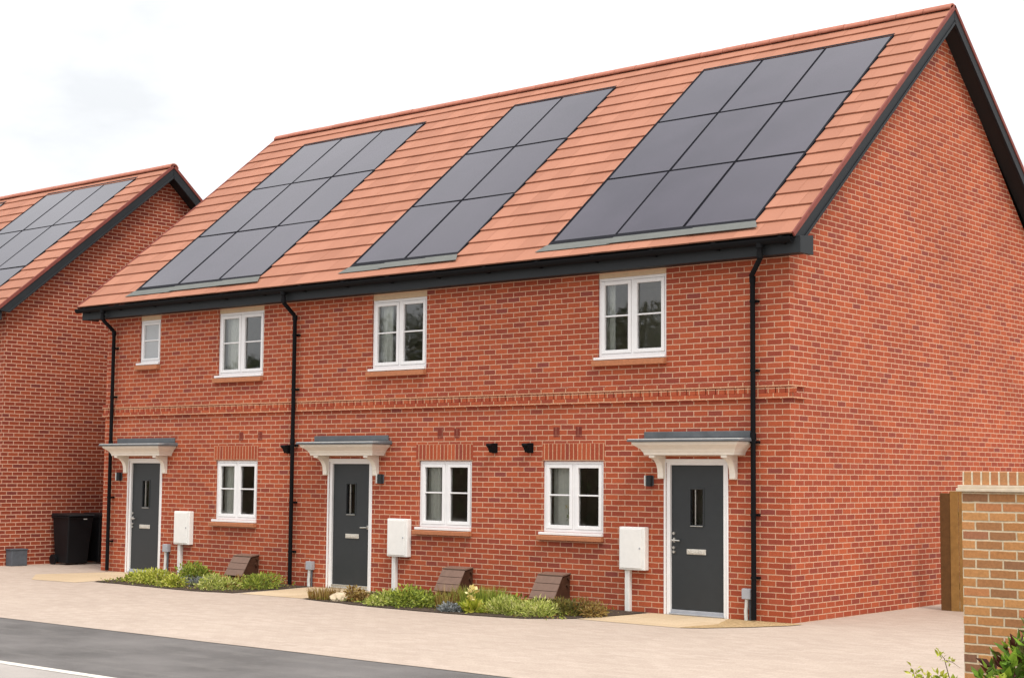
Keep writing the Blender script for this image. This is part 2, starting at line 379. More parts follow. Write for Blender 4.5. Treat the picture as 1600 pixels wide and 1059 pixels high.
def roof_rest(rf, parent, wall_l, wall_r, barge=M['barge'], ov=.03):
    P = rf.p
    m = MB()                                     # dark underlay
    for side in (1, -1):
        q = [P(rf.x0+.02, .06, -.02, side), P(rf.x1-.02, .06, -.02, side), P(rf.x1-.02, rf.L, -.02, side), P(rf.x0+.02, rf.L, -.02, side)]
        b = [P(rf.x0+.02, .06, -.05, side), P(rf.x1-.02, .06, -.05, side), P(rf.x1-.02, rf.L-.03, -.05, side), P(rf.x0+.02, rf.L-.03, -.05, side)]
        m.hexa(b, q)
    m.build('roof_underlay', M['soffit'], parent)
    # ridge tiles: angled caps laid end to end
    m = MB(); x = rf.x0 - .01; yr, zr = rf.yr, rf.zr
    while x < rf.x1 - .02:
        e = min(x + .445, rf.x1 + .02); j = random.uniform(-.003, .003)
        prof = []
        for a in range(9):
            t = math.pi*(.06 + .88*a/8); prof.append((yr + .125*math.cos(t), zr - .065 + .125*math.sin(t)*1.0 + j))
        inner = [(yr + .105*math.cos(math.pi*(.06+.88*a/8)), zr - .067 + .105*math.sin(math.pi*(.06+.88*a/8)) + j) for a in range(8, -1, -1)]
        m.prism(prof + inner, x, e - .006, 'x', True); x += .45
    m.build('ridge', M['ridge'], parent)
    for xe, sg in ((rf.x1, 1), (rf.x0, -1)):     # verge strip, bargeboard, gable soffit
        wl = wall_r if sg == 1 else wall_l
        for side in (1, -1):
            m = MB(); a, b = sorted((xe - sg*.010, xe + sg*.018))
            m.hexa([P(a,-.01,-.03,side),P(b,-.01,-.03,side),P(b,rf.L+.02,-.03,side),P(a,rf.L+.02,-.03,side)],
                   [P(a,-.01,.038,side),P(b,-.01,.038,side),P(b,rf.L+.02,.03,side),P(a,rf.L+.02,.03,side)])
            m.build('verge', M['verge'], parent, .006)
            m = MB(); a, b = sorted((xe - sg*.022, xe + sg*.002))
            m.hexa([P(a,.16,-.20,side),P(b,.16,-.20,side),P(b,rf.L-.15,-.20,side),P(a,rf.L-.15,-.20,side)],
                   [P(a,-.005,-.032,side),P(b,-.005,-.032,side),P(b,rf.L-.02,-.032,side),P(a,rf.L-.02,-.032,side)])
            a, b = sorted((xe + sg*.004, xe + sg*.018))   # thin bead along the lower edge
            m.hexa([P(a,.16,-.20,side),P(b,.16,-.20,side),P(b,rf.L-.15,-.20,side),P(a,rf.L-.15,-.20,side)],
                   [P(a,.14,-.165,side),P(b,.14,-.165,side),P(b,rf.L-.125,-.165,side),P(a,rf.L-.125,-.165,side)])
            m.build('bargeboard', barge, parent, .004)
            m = MB(); a, b = sorted((wl, xe - sg*.024))
            m.hexa([P(a,.2,-.175,side),P(b,.2,-.175,side),P(b,rf.L-.14,-.175,side),P(a,rf.L-.14,-.175,side)],
                   [P(a,.2,-.155,side),P(b,.2,-.155,side),P(b,rf.L-.125,-.155,side),P(a,rf.L-.125,-.155,side)])
            m.build('soffit', M['soffit'], parent)

def solar_array(rf, x0, s0, pw, ph, nx, ns, parent, gap=.007, apron=True):
    P = rf.p
    for i in range(nx):
        for j in range(ns):
            a, b = x0 + i*pw + gap, x0 + (i+1)*pw - gap; u, v = s0 + j*ph + gap, s0 + (j+1)*ph - gap
            m = MB(); w = .009; dz = random.uniform(-.002, .002)
            for (p, q, r_, t_) in ((a,b,u,u+w),(a,b,v-w,v),(a,a+w,u+w,v-w),(b-w,b,u+w,v-w)):
                m.hexa([P(p,r_,-.01),P(q,r_,-.01),P(q,t_,-.01),P(p,t_,-.01)], [P(p,r_,.030+dz),P(q,r_,.030+dz),P(q,t_,.030+dz),P(p,t_,.030+dz)])
            fr = m.build('solar_panel', M['panel_frame'], parent)
            m = MB(); k = [random.uniform(-.0016, .0016) for _ in range(4)]
            m.hexa([P(a+w,u+w,.012),P(b-w,u+w,.012),P(b-w,v-w,.012),P(a+w,v-w,.012)],
                   [P(a+w,u+w,.025+dz+k[0]),P(b-w,u+w,.025+dz+k[1]),P(b-w,v-w,.025+dz+k[2]),P(a+w,v-w,.025+dz+k[3])])
            m.build('pane', M['panel'], fr)
    x1, s1 = x0 + nx*pw, s0 + ns*ph
    m = MB()                                     # black edge trim round the array
    for p, q, r_, t_ in ((x0-.022, x0-.002, s0, s1), (x1+.002, x1+.022, s0, s1), (x0-.022, x1+.022, s1+.002, s1+.05), (x0-.022, x1+.022, s0-.08, s0-.002)):
        m.hexa([P(p,r_,-.01),P(q,r_,-.01),P(q,t_,-.01),P(p,t_,-.01)], [P(p,r_,.034),P(q,r_,.034),P(q,t_,.034),P(p,t_,.034)])
    m.build('panel_trim', M['panel_frame'], parent)
    if apron:
        m = MB(); cuts = [x0-.16, x0 + nx*pw*.33, x0 + nx*pw*.72, x1+.10]
        for c in range(3):
            p, q = cuts[c], cuts[c+1] + .05; h = .034 + .009*c
            lo = s0 - .255 + (.012 if c == 1 else 0)
            m.hexa([P(p,lo,h-.005),P(q,lo,h-.005),P(q-(.10 if c==2 else 0),s0-.081,h-.012),P(p+(.12 if c==0 else .03),s0-.081,h-.012)],
                   [P(p,lo,h),P(q,lo,h),P(q-(.10 if c==2 else 0),s0-.081,h-.004),P(p+(.12 if c==0 else .03),s0-.081,h-.004)])
        m.build('flashing', M['flash'], parent, .002)

# ------------------------------------------------------------------ walls
def wall_holes(m, x0, x1, z0, z1, holes, y=0.0, depth=.09):
    xs = sorted({x0, x1, *[h[0] for h in holes], *[h[1] for h in holes]}); zs = sorted({z0, z1, *[h[2] for h in holes], *[h[3] for h in holes]})
    for a, b in zip(xs, xs[1:]):
        for c, d in zip(zs, zs[1:]):
            cx, cz = (a+b)/2, (c+d)/2
            if any(h[0] < cx < h[1] and h[2] < cz < h[3] for h in holes): continue
            m.poly([(a,y,c),(b,y,c),(b,y,d),(a,y,d)])
    for a, b, c, d in holes:
        m.poly([(a,y,c),(a,y+depth,c),(a,y+depth,d),(a,y,d)][::-1]); m.poly([(b,y,c),(b,y,d),(b,y+depth,d),(b,y+depth,c)][::-1])
        m.poly([(a,y,d),(a,y+depth,d),(b,y+depth,d),(b,y,d)]); m.poly([(a,y,c),(b,y,c),(b,y+depth,c),(a,y+depth,c)])

# ================================================================== THE TERRACE
W = 14.547; D = 9.06; ZE = 4.66
terrace = empty('terraced_house', (-7.27, 0, 0), 'long red brick terrace with three grey doors and solar panels on its orange roof', 'house')
RF = Roof(D/2, 8.942, D/2 + .33, -15.045, .251)
S0, PW, PH = .4423, 1.1309, 1.7304
ARR = [(-13.617, 3), (-7.978, 2), (-3.889, 3)]
roof_tiles(RF, [(x-.03, x+n*PW+.03, S0-.1, S0+3*PH+.03) for x, n in ARR], terrace)
roof_rest(RF, terrace, -W, 0.0)
for x, n in ARR: solar_array(RF, x, S0, PW, PH, n, 3, terrace)

WIN = [ # x0, x1, z0, z1, casements, kind
    (-13.557, -12.955, 3.80, 4.58, 1, 'frost'), (-11.325, -10.135, 3.495, 4.58, 2, 'u1'), (-7.543, -6.356, 3.475, 4.565, 2, 'u2'), (-3.063, -1.905, 3.475, 4.585, 2, 'u3'),
    (-11.305, -10.22, 1.025, 2.035, 2, 'g1'), (-6.475, -5.395, 1.03, 2.035, 2, 'g2'), (-4.035, -2.955, 1.03, 2.035, 2, 'g3')]
DOORS = [(-13.775, 'L'), (-8.465, 'R'), (-1.91, 'L')]
DW, DH = .962, 2.045
holes = [(a, b, c, 4.66 if c > 3 else d) for a, b, c, d, _, _ in WIN] + [(x, x+DW, .0, DH) for x, _ in DOORS]
m = MB(); wall_holes(m, -W, 0, -.02, ZE, holes)
HB = ZE + 0.02
hr = RF.zr - .15
for x in (0.0, -W):          # gable walls
    m.poly([(x,0,-.02),(x,D,-.02),(x,D,ZE),(x,D/2,hr+.05),(x,0,ZE)])
m.poly([(-W,D,-.02),(0,D,-.02),(0,D,ZE),(-W,D,ZE)])
# projecting string course: three brick courses returned round both corners
wall = m.build('wall', M['brick'], terrace)
m = MB()
def band(m, z0, z1, pr, ret=.34):
    m.box(-W-pr, pr, -pr, .0-.0005, z0, z1)
    m.box(.0005, pr, -.0004, ret, z0, z1); m.box(-W-pr, -W-.0005, -.0004, ret, z0, z1)
band(m, 2.832, 2.905, .038); band(m, 2.985, 3.055, .040)
dm = MB(); x = -W - .01
while x < .0:                # dentil headers between the two bands
    dm.box(x, x + .140, -.027 - random.uniform(0, .006), -.001, 2.9065, 2.9835); x += .1512
m.build('string_course', M['brick_course'], terrace, .004)
dm.build('dentil_course', M['brick_dentil'], terrace, .004)

# brick heads over the ground floor windows and dark brick patches
for a, b, c, d, n, k in WIN:
    if k[0] == 'g':
        m = MB(); m.box(a - .06 + (.05 if k == 'g3' else 0), b + .02, -.004, -.0005, d + .008, d + .248); m.build('window_head', M['brick_soldier'], terrace)
for px, w in ((-10.66, 0), (-10.17, 0), (-6.04, 0), (-5.70, 0), (-3.79, 0), (-3.39, 0)):
    m = MB(); m.box(px - .055, px + .055, -.003, -.0005, 2.375, 2.515); m.build('weep_vent', M['brick_dark'], terrace)

def window(a, b, z0, z1, n, kind):
    yf, yb = .028, .085
    up = z0 > 3
    m = MB(); fw = .045
    if up:
        h = MB(); h.box(a + .002, b - .002, .018, .08, z1 + .001, 4.668); h.build('lintel', M['cream_head'], terrace, .004)
    # outer frame
    m.box(a+.002, a+fw, yf, yb, z0, z1); m.box(b-fw, b-.002, yf, yb, z0, z1)
    m.box(a+fw, b-fw, yf, yb, z1-fw, z1-.002); m.box(a+fw, b-fw, yf, yb, z0, z0+fw)
    xs = [(a+fw, b-fw)]
    if n == 2:
        c = (a+b)/2; m.box(c-.022, c+.022, yf, yb, z0+fw, z1-fw); xs = [(a+fw, c-.022), (c+.022, b-fw)]
    panes = []
    for p, q in xs:              # sashes, set slightly proud of the frame
        s = .052 if n == 2 else .035; zl, zh = z0+fw+.003, z1-fw-.003; p += .003; q -= .003
        y0, y1 = yf - .008, yb - .012
        m.box(p, p+s, y0, y1, zl, zh); m.box(q-s, q, y0, y1, zl, zh)
        m.box(p+s, q-s, y0, y1, zh-s, zh); m.box(p+s, q-s, y0, y1, zl, zl+s)
        zc = (zl+zh)/2 + .02
        m.box(p+s, q-s, yf+.006, yf+.024, zc-.011, zc+.011)
        panes.append((p+s-.004, q-s+.004, zl+s-.004, zh-s+.004))
    # projecting white cill
    m.box(a-.045 if n == 2 else a-.05, b+.0 , -.045, .06, z0-.038, z0-.001)
    f = m.build('window', M['white'], terrace, .004)
    g = MB()
    for p, q, r_, t_ in panes:
        g.poly([(p, yf+.026, r_), (q, yf+.026, r_), (q, yf+.026, t_), (p, yf+.026, t_)])
    g.build('pane', M['frost' if kind == 'frost' else 'glass'], f, recalc=False)
    g = MB(); hh = .07 if not up else .085
    g.hexa([(a-.06,-.078,z0-.041-hh),(b+.01,-.078,z0-.041-hh),(b+.01,.0,z0-.041-hh),(a-.06,.0,z0-.041-hh)],
           [(a-.06,-.078,z0-.052),(b+.01,-.078,z0-.052),(b+.01,.0,z0-.040),(a-.06,.0,z0-.040)])
    g.build('sill', M['sill'], f, .005)
    if kind != 'frost':          # the room behind it
        r_ = MB(); x0, x1, y0, y1 = a-.5, b+.4, .095, 1.7; c0, c1 = (0.02, 2.5) if not up else (2.7, 4.64)
        r_.poly([(x0,y1,c0),(x1,y1,c0),(x1,y1,c1),(x0,y1,c1)]); r_.poly([(x0,y0,c0),(x0,y1,c0),(x0,y1,c1),(x0,y0,c1)]); r_.poly([(x1,y0,c0),(x1,y0,c1),(x1,y1,c1),(x1,y1,c0)])
        r_.poly([(x0,y0,c0),(x1,y0,c0),(x1,y1,c0),(x0,y1,c0)]); r_.poly([(x0,y0,c1),(x0,y1,c1),(x1,y1,c1),(x1,y0,c1)])
        for p, q, r0, r1 in ((x0,a,c0,c1),(b,x1,c0,c1),(a,b,c0,z0),(a,b,z1,c1)):
            r_.poly([(p,y0,r0),(q,y0,r0),(q,y0,r1),(p,y0,r1)])
        r_.build('room', M['room'], terrace, recalc=False)
for w in WIN: window(*w)

def curtain(x0, x1, z0, z1, y, label, amp=.013, waves=3):
    m = MB(); n = 40; pts = []
    for i in range(n+1):
        x = x0 + (x1-x0)*i/n; yy = y + amp*math.sin(i/n*waves*2*math.pi) + .01*mnoise.noise((x*7, z0, 0))
        pts.append((x, yy))
    for off in (0, .004):
        for (xa, ya), (xb, yb) in zip(pts, pts[1:]): m.poly([(xa,ya+off,z0),(xb,yb+off,z0),(xb,yb+off,z1),(xa,ya+off,z1)], True)
    o = m.build('curtain', M['curtain'], None, recalc=False, merge=False); tag(o, label, 'curtain', 'curtains behind the windows'); return o
curtain(-11.27, -10.80, 3.52, 4.55, .17, 'pale curtain filling the left half of the leftmost two-light upper window')
curtain(-7.50, -7.24, 3.52, 4.55, .17, 'pale curtain at the left of the middle upper window')
curtain(-3.02, -2.88, 3.52, 4.55, .17, 'narrow pale curtain at the left edge of the upper window nearest the gable', waves=2)
curtain(-11.26, -10.90, 1.06, 2.03, .17, 'grey-white curtain inside the lower window beside the leftmost white cabinet')
curtain(-6.43, -6.16, 1.06, 2.03, .17, 'pale curtain in the left light of the middle lower window')
curtain(-3.99, -3.60, 1.06, 2.03, .20, 'pale curtain behind the flower vase in the lower window nearest the gable')

def leaves(m, c, r, n, size, up=.3, thin=.45, mi=0, shell=.35, flat=0.0):
    """leaf-sized quads spread through an ellipsoid"""
    for _ in range(n):
        while True:
            p = Vector((random.uniform(-1,1), random.uniform(-1,1), random.uniform(-1,1)))
            if shell < p.length < 1: break
        q = Vector((c[0]+p.x*r[0], c[1]+p.y*r[1], c[2]+p.z*r[2]))
        if q.z < .012: q.z = random.uniform(.012, .05)
        d = (p.normalized() + Vector((random.gauss(0,.5), random.gauss(0,.5), random.gauss(0,.5)+up))).normalized()
        s = d.cross(Vector((random.gauss(0,1), random.gauss(0,1), random.gauss(0,1)))).normalized()
        L = size*random.uniform(.6, 1.3); w = L*thin
        nrm = d.cross(s)*L*.12
        a = q; b = q + d*L*.5 + s*w*.5 + nrm; e = q + d*L; f = q + d*L*.5 - s*w*.5 + nrm
        m.mesh([a, b, e, f], [(0,1,2,3)], False, mi)

def blades(m, c, rx, ry, n, h, w=.008, lean=.35, mi=0):
    for _ in range(n):
        a = random.uniform(0, 2*math.pi); k = math.sqrt(random.random())
        bx, by = c[0]+rx*k*math.cos(a), c[1]+ry*k*math.sin(a)
        L = h*random.uniform(.55, 1.1); dx, dy = lean*L*math.cos(a)*k + random.gauss(0,.2)*L*.5, lean*L*math.sin(a)*k + random.gauss(0,.2)*L*.5
        t = random.uniform(0, math.pi); wx, wy = w*math.cos(t), w*math.sin(t)
        m.mesh([(bx-wx,by-wy,.01),(bx+wx,by+wy,.01),(bx+dx*.4+wx*.7,by+dy*.4+wy*.7,L*.6),(bx+dx*.4-wx*.7,by+dy*.4-wy*.7,L*.6),(bx+dx,by+dy,L)], [(0,1,2,3),(3,2,4)], False, mi)

# vase of flowers on the sill inside the right-hand lower window
v = empty('vase', (-3.62, .155, 1.055), 'small glass vase of flowers on the sill inside the lower window nearest the gable', 'vase')
m = MB(); m.tube([(-3.62,.155,1.055),(-3.62,.155,1.10),(-3.62,.155,1.17),(-3.62,.155,1.19)], [.03,.04,.028,.034], 12); m.build('body', M['pot'], v)
m = MB()
for k in range(9):
    a = random.uniform(0, 6.28); tip = (-3.62+.09*math.cos(a), .155+.03*math.sin(a), 1.27+random.uniform(0,.12))
    m.tube([(-3.62,.155,1.15), tip], .003, 4); leaves(m, tip, (.025,.02,.025), 8, .03, mi=1, shell=0)
leaves(m, (-3.62,.155,1.24), (.09,.04,.06), 40, .05, shell=0)
m.build('flowers', [M['leaf_green'], M['petal']], v, recalc=False)

# ------------------------------------------------------------------ doors
def door(x, hand):
    a, b = x, x + DW; fw = .062
    m = MB(); y = .045
    zt = DH - fw
    sx0, sx1, sz0, sz1 = a + fw + .300, b - fw - .335, 1.19, 1.665
    L0, L1 = a + fw + .004, b - fw - .004
    for p, q, r_, t_ in ((L0, sx0, .075, zt-.004), (sx1, L1, .075, zt-.004), (sx0, sx1, .075, sz0), (sx0, sx1, sz1, zt-.004)):
        m.box(p, q, y, y + .044, r_, t_)
    d = m.build('door', M['door'], terrace, 0, merge=True)
    f = MB()
    f.box(a+.002, a+fw, .008, .09, .0, DH); f.box(b-fw, b-.002, .008, .09, .0, DH); f.box(a+fw, b-fw, .008, .09, zt, DH-.002)
    f.box(a-.028, a+.001, -.012, .006, 0, DH+.02); f.box(b-.001, b+.022, -.012, .006, 0, DH+.02); f.box(a+.0012, b-.0012, -.012, .006, DH-.03, DH+.02)
    f.build('frame', M['white'], d, .005)
    g = MB(); bw = .016                         # moulded surround and slim glazing of the slot
    for p, q, r_, t_ in ((sx0-bw,sx0+.004,sz0-bw,sz1+bw),(sx1-.004,sx1+bw,sz0-bw,sz1+bw),(sx0+.004,sx1-.004,sz1-.004,sz1+bw),(sx0+.004,sx1-.004,sz0-bw,sz0+.004)):
        g.box(p, q, y-.009, y+.02, r_, t_)
    g.build('glazing_bead', M['door'], d, .004)
    g = MB(); g.poly([(sx0,y+.022,sz0),(sx1,y+.022,sz0),(sx1,y+.022,sz1),(sx0,y+.022,sz1)]); g.build('pane', M['glass'], d, recalc=False)
    g = MB(); xs = sx0 + (sx1-sx0)*.36; g.box(xs-.005, xs+.005, y+.008, y+.02, sz0+.004, sz1-.004); g.box(sx0+.004, sx1-.004, y-.012, y+.0, sz0-.018, sz0-.008); g.build('glazing_strip', M['chrome'], d, .002)
    g = MB(); cx = (a+b)/2 + (.03 if hand == 'R' else -.02)
    g.box(cx-.15, cx+.15, y-.012, y-.0005, .805, .875); g.box(cx-.125, cx+.125, y-.019, y-.0125, .818, .862); g.build('letter_plate', M['plate'], d, .004)
    g = MB(); hx = a+fw+.045 if hand == 'L' else b-fw-.045; s = 1 if hand == 'L' else -1
    g.tube([(hx,y,.985),(hx,y-.055,.985)], .011, 10); g.tube([(hx-s*.01,y-.052,.985),(hx+s*.12,y-.052,.98)], .0105, 10)
    g.box(hx-.016, hx+.016, y-.010, y-.0005, .955, 1.015)
    g.build('handle', M['chrome'], d, .002)
    if hand == 'L':
        for zz in (1.075, .885, .83):
            g = MB(); g.tube([(hx,y,zz),(hx,y-.022,zz)], .019, 14); g.build('lock', M['chrome'], d, .002)
    g = MB(); g.box(a+fw, b-fw, -.02, .088, .008, .03); g.box(a+fw, b-fw, .02, .075, .03, .07); g.build('threshold', M['chrome'] if hand == 'R' else M['greybox'], d, .004)
    g = MB(); g.box(a-.3, b+.3, .8, .82, 0, 2.3); g.box(a-.3, a-.28, .1, .8, 0, 2.3); g.box(b+.28, b+.3, .1, .8, 0, 2.3); g.build('hallway', M['room'], terrace)
for x, h in DOORS: door(x, h)

def canopy(cx):
    """moulded door hood with a lead cap and a pair of brackets"""
    prof = [(2.112,.27,.705),(2.150,.275,.715),(2.156,.285,.722),(2.185,.30,.738),(2.215,.335,.770),(2.243,.375,.808),(2.262,.39,.826),(2.285,.392,.828)]
    def loop(z, p, w): return [(cx-w,-.001,z),(cx-w,-p,z),(cx+w,-p,z),(cx+w,-.001,z)]
    m = MB(); loops = [loop(*q) for q in prof]
    for l0, l1 in zip(loops, loops[1:]):
        m.mesh(l0 + l1, [(0,1,5,4),(1,2,6,5),(2,3,7,6)])
    m.mesh(loops[0], [(3,2,1,0)]); m.mesh(loops[-1], [(0,1,2,3)])
    c = m.build('door_canopy', M['cream'], terrace, .003, merge=True)
    m = MB()
    a, b, t = loop(2.2875,.435,.875), loop(2.312,.435,.875), loop(2.345,.028,.865)
    m.mesh(a + b + t, [(3,2,1,0),(0,1,5,4),(1,2,6,5),(2,3,7,6),(4,5,9,8),(5,6,10,9),(6,7,11,10),(8,9,10,11),(0,4,7,3),(4,8,11,7)])
    m.box(cx-.875, cx+.80, -.03, -.001, 2.346, 2.43)
    m.build('lead_roof', M['lead'], c, .006)
    m = MB(); m.box(cx-.865, cx+.868, -.425, -.02, 2.3135, 2.325); m.build('drip_edge', M['conduit'], c, .003)
    for bx in (cx - .585, cx + .545):
        # curved bracket: upright at the wall, arm under the hood, quarter curve between
        pr = [(-.001,1.80),(-.050,1.80),(-.058,1.815),(-.058,1.885)]
        for k in range(8):
            t_ = math.pi/2*k/7; pr.append((-.062 - .185*(1-math.cos(t_)), 1.885 + .19*math.sin(t_)))
        pr += [(-.262,2.078),(-.262,2.110),(-.001,2.110)]
        m = MB(); m.prism(pr, bx-.045, bx+.045, 'x'); m.build('bracket', M['cream'], c, .005)
for cx in (-13.245, -7.93, -1.375): canopy(cx)

# ------------------------------------------------------------------ eaves, gutter and downpipes
for yy, sd in ((0, 1), (D, -1)):
    m = MB(); a, b = sorted((yy - sd*.25, yy - sd*.272))
    m.box(-14.99, .315, a, b, 4.648, 4.862); o = m.build('fascia', M['fascia'], terrace, .004)
    m = MB(); a, b = sorted((yy - sd*.249, yy + sd*.001)); m.box(-14.985, .252, a, b, 4.662, 4.675); m.build('eaves_soffit', M['soffit'], terrace)
    m = MB(); gy = yy - sd*.345; pr = []
    for k in range(11):
        t_ = math.pi*k/10; pr.append((gy + .062*math.cos(t_), 4.848 - .075*math.sin(t_)))
    pr += [(gy-.054, 4.848)] + [(gy + .054*math.cos(math.pi*(10-k)/10), 4.842 - .066*math.sin(math.pi*(10-k)/10)) for k in range(1, 10)] + [(gy+.054, 4.848)]
    m.prism(pr, -15.05, .235, 'x')
    for k in range(16):                       # brackets and unions
        xx = -14.75 + k*.99
        m.box(xx-.03, xx+.03, min(gy-.066, gy+.066), max(gy-.066, gy+.066), 4.835, 4.858); m.box(xx-.02, xx+.02, min(gy, yy-sd*.273), max(gy, yy-sd*.273), 4.765, 4.79)
    m.build('gutter', M['black'], terrace)
for sx in (.252, -14.99):                      # boxed eaves ends
    m = MB(); m.prism([(-.2488,4.650),(.06,4.650),(.06,4.90),(-.2488,4.862)], sx, sx+.062, 'x'); m.build('box_end', M['fascia'], terrace, .003)

def downpipe(x, dx=0):
    m = MB(); r = .034
    pts = [(x+dx,-.345,4.80),(x+dx,-.345,4.66),(x+dx,-.335,4.61),(x,-.105,4.43),(x,-.082,4.38),(x,-.082,.02)]
    m.tube(pts, r, 14)
    for z in (4.66, 4.39, 2.36): m.tube([(pts[0][0] if z > 4.5 else x, -.345 if z > 4.5 else -.082, z+.035),(pts[0][0] if z > 4.5 else x, -.345 if z > 4.5 else -.082, z-.05)], .041, 14)
    m.tube([(x+dx,-.345,4.80),(x+dx,-.345,4.74)], .052, 14)
    o = m.build('downpipe', M['black'], terrace)
    for z in (4.1, 3.2, 2.28, 1.35, .55):
        m = MB(); m.tube([(x,-.082,z-.016),(x,-.082,z+.016)], .040, 14); m.box(x-.03, x+.058, -.05, -.001, z-.016, z+.016)
        m.build('pipe_clip', M['black'], o)
downpipe(-14.242); downpipe(-9.269); downpipe(-.499, .27)

# ------------------------------------------------------------------ fittings on the front wall
def cabinet(x, label):
    o = empty('meter_cabinet', (x, 0, 0), label, 'meter cabinet', 'white meter cabinets on the front wall')
    w, z0, z1, y = .43, .565, 1.145, -.098
    m = MB(); m.box(x, x+w, y, -.001, z0, z1); m.build('body', M['cabinet'], o, .012, 3)
    m = MB(); m.box(x+.018, x+w-.05, y-.012, y-.0005, z0+.025, z1-.025); m.build('door', M['cabinet'], o, .006)
    m = MB(); m.tube([(x+w*.82,y-.013,.86),(x+w*.82,y-.018,.86)], .013, 12); m.build('lock', M['greybox'], o)
    m = MB(); lx = x + .075
    m.box(lx, lx+.075, -.062, -.001, .0, z0-.001); m.box(lx+.03, lx+.036, -.068, -.0625, .0, z0-.002); m.box(lx+.05, lx+.056, -.068, -.0625, 0, z0-.002)
    m.build('conduit_cover', M['cabinet'], o, .004)
cabinet(-12.30, 'white meter cabinet on a white duct beside the leftmost grey door')
cabinet(-7.045, 'white meter cabinet on a white duct right of the middle grey door')
cabinet(-2.615, 'white meter cabinet on a pale duct left of the grey door nearest the gable')

def gas_box(x1, label):
    o = empty('gas_meter_box', (x1-.22, -.15, 0), label, 'gas meter box', 'sloping brown gas meter boxes in the planting beds')
    x0 = x1 - .45
    m = MB(); pr = [(-.001,-.01),(-.29,-.01),(-.30,.10),(-.335,.145),(-.17,.40),(-.13,.44),(-.06,.455),(-.001,.455)]
    m.prism(pr, x0+.014, x1-.014, 'x'); m.build('body', M['gasside'], o, .006)
    # hinged lid of three shallow steps with a lip all round
    m = MB()
    a, b = Vector((-.365,.118)), Vector((-.185,.425)); nv = Vector((-(b-a).y, (b-a).x)).normalized()
    if nv.x > 0: nv = -nv
    for k in range(3):
        p, q = a.lerp(b, k/3+.004), a.lerp(b, (k+1)/3-.008); h = .018 - .003*k
        m.prism([tuple(p), tuple(q), tuple(q+nv*(h-.006)), tuple(p+nv*h)], x0, x1, 'x')
    m.prism([(-.186,.426),(-.001,.457),(-.001,.472),(-.19,.447)], x0, x1, 'x')
    m.build('lid', M['gaslid'], o, .004)
    for hy, hz in ((-.05,.40),(-.07,.30)):
        m = MB(); m.tube([(x1-.013,hy,hz),(x1+.012,hy,hz)], .022, 12); m.build('hinge', M['gasside'], o)
gas_box(-10.12, 'brown sloping gas meter box left of the middle downpipe')
gas_box(-5.34, 'brown sloping gas meter box under the middle lower window')
gas_box(-3.52, 'brown sloping gas meter box under the lower window nearest the gable')

def junction(x, z, label, tall=False):
    o = empty('junction_box', (x, 0, 0), label, 'junction box', 'grey junction boxes low on the front wall')
    m = MB(); m.box(x, x+.135, -.075, -.001, z, z+.135); m.build('body', M['greybox'], o, .006)
    m = MB(); m.box(x+.004, x+.131, -.082, -.0755, z+.004, z+.131); m.build('lid', M['greybox'], o, .004)
    m = MB(); m.tube([(x+.06,-.045,z),(x+.055,-.045,z-.1),(x+.045,-.045,.13),(x+.055,-.05,.0)], .026, 10); m.tube([(x+.1,-.03,z),(x+.1,-.03,0)], .014, 8, mi=1); m.build('conduit', [M['conduit'], M['darkgrey']], o)
junction(-.685, .275, 'grey junction box with conduit between the door nearest the gable and a downpipe')
junction(-8.90, .275, 'grey junction box with conduit between the middle downpipe and the middle door')
junction(-12.63, .42, 'pale junction box on a grey conduit right of the leftmost door')

def wall_light(x, z, label):
    o = empty('wall_light', (x, 0, z), label, 'wall light', 'small wall lights beside the doors')
    m = MB(); m.box(x-.035, x+.035, -.014, -.001, z-.07, z+.07); m.build('back_plate', M['darkgrey'], o, .004)
    m = MB(); m.tube([(x,-.06,z-.075),(x,-.06,z+.075)], .040, 16); m.build('body', M['fascia'], o, .003)
    m = MB(); m.box(x-.070, x-.046, -.085, -.035, z-.07, z+.07); m.build('shade_plate', M['conduit'], o, .004)
wall_light(-14.0, 1.735, 'small dark wall light left of the leftmost door, under its canopy')
wall_light(-7.255, 1.75, 'small dark wall light right of the middle door')
wall_light(-2.14, 1.77, 'small dark wall light left of the door nearest the gable')

def cowl(x, label):
    o = empty('vent_cowl', (x, 0, 2.2), label, 'vent cowl', 'black vent cowls on the front wall')
    m = MB(); pr = [(-.001,2.285),(-.13,2.285),(-.148,2.27),(-.14,2.25),(-.10,2.22),(-.075,2.17),(-.068,2.155),(-.001,2.155)]
    m.prism(pr, x-.048, x+.048, 'x'); m.build('hood', M['black'], o, .012, 3)
    m = MB(); m.box(x-.058, x+.058, -.010, -.0006, 2.148, 2.292); m.build('wall_plate', M['black'], o, .004)
cowl(-9.44, 'black vent cowl just left of the middle downpipe')
cowl(-4.95, 'black vent cowl beside the middle lower window, nearest that window')
cowl(-4.27, 'black vent cowl beside the lower window nearest the gable')

# ================================================================== NEIGHBOURING HOUSE
XL = -16.93
nb = empty('detached_house', (XL-6, 3, 0), 'red brick house with a blank gable, beyond the bins and cut off by the frame', 'house')
YR, ZR, HS = 3.03, 8.30, 4.06
RL = Roof(YR, ZR, HS, XL-11.2, -16.65)
AL = [(-20.93, 3), (-26.0, 3)]
SL0 = RL.L - .32 - 3*1.70
roof_tiles(RL, [(x-.03, x+n*1.105+.03, SL0-.1, SL0+3*1.70+.03) for x, n in AL], nb, rows=15)
roof_rest(RL, nb, XL-10.9, XL, M['fascia'])
for x, n in AL: solar_array(RL, x, SL0, 1.105, 1.70, n, 3, nb, apron=False)
y0, y1 = YR - HS + .36, YR + HS - .36
ze = ZR - HS*math.tan(PHI) + .0
m = MB()
for x in (XL, XL-10.9): m.poly([(x,y0,-.02),(x,y1,-.02),(x,y1,ze),(x,YR,ZR-.2),(x,y0,ze)])
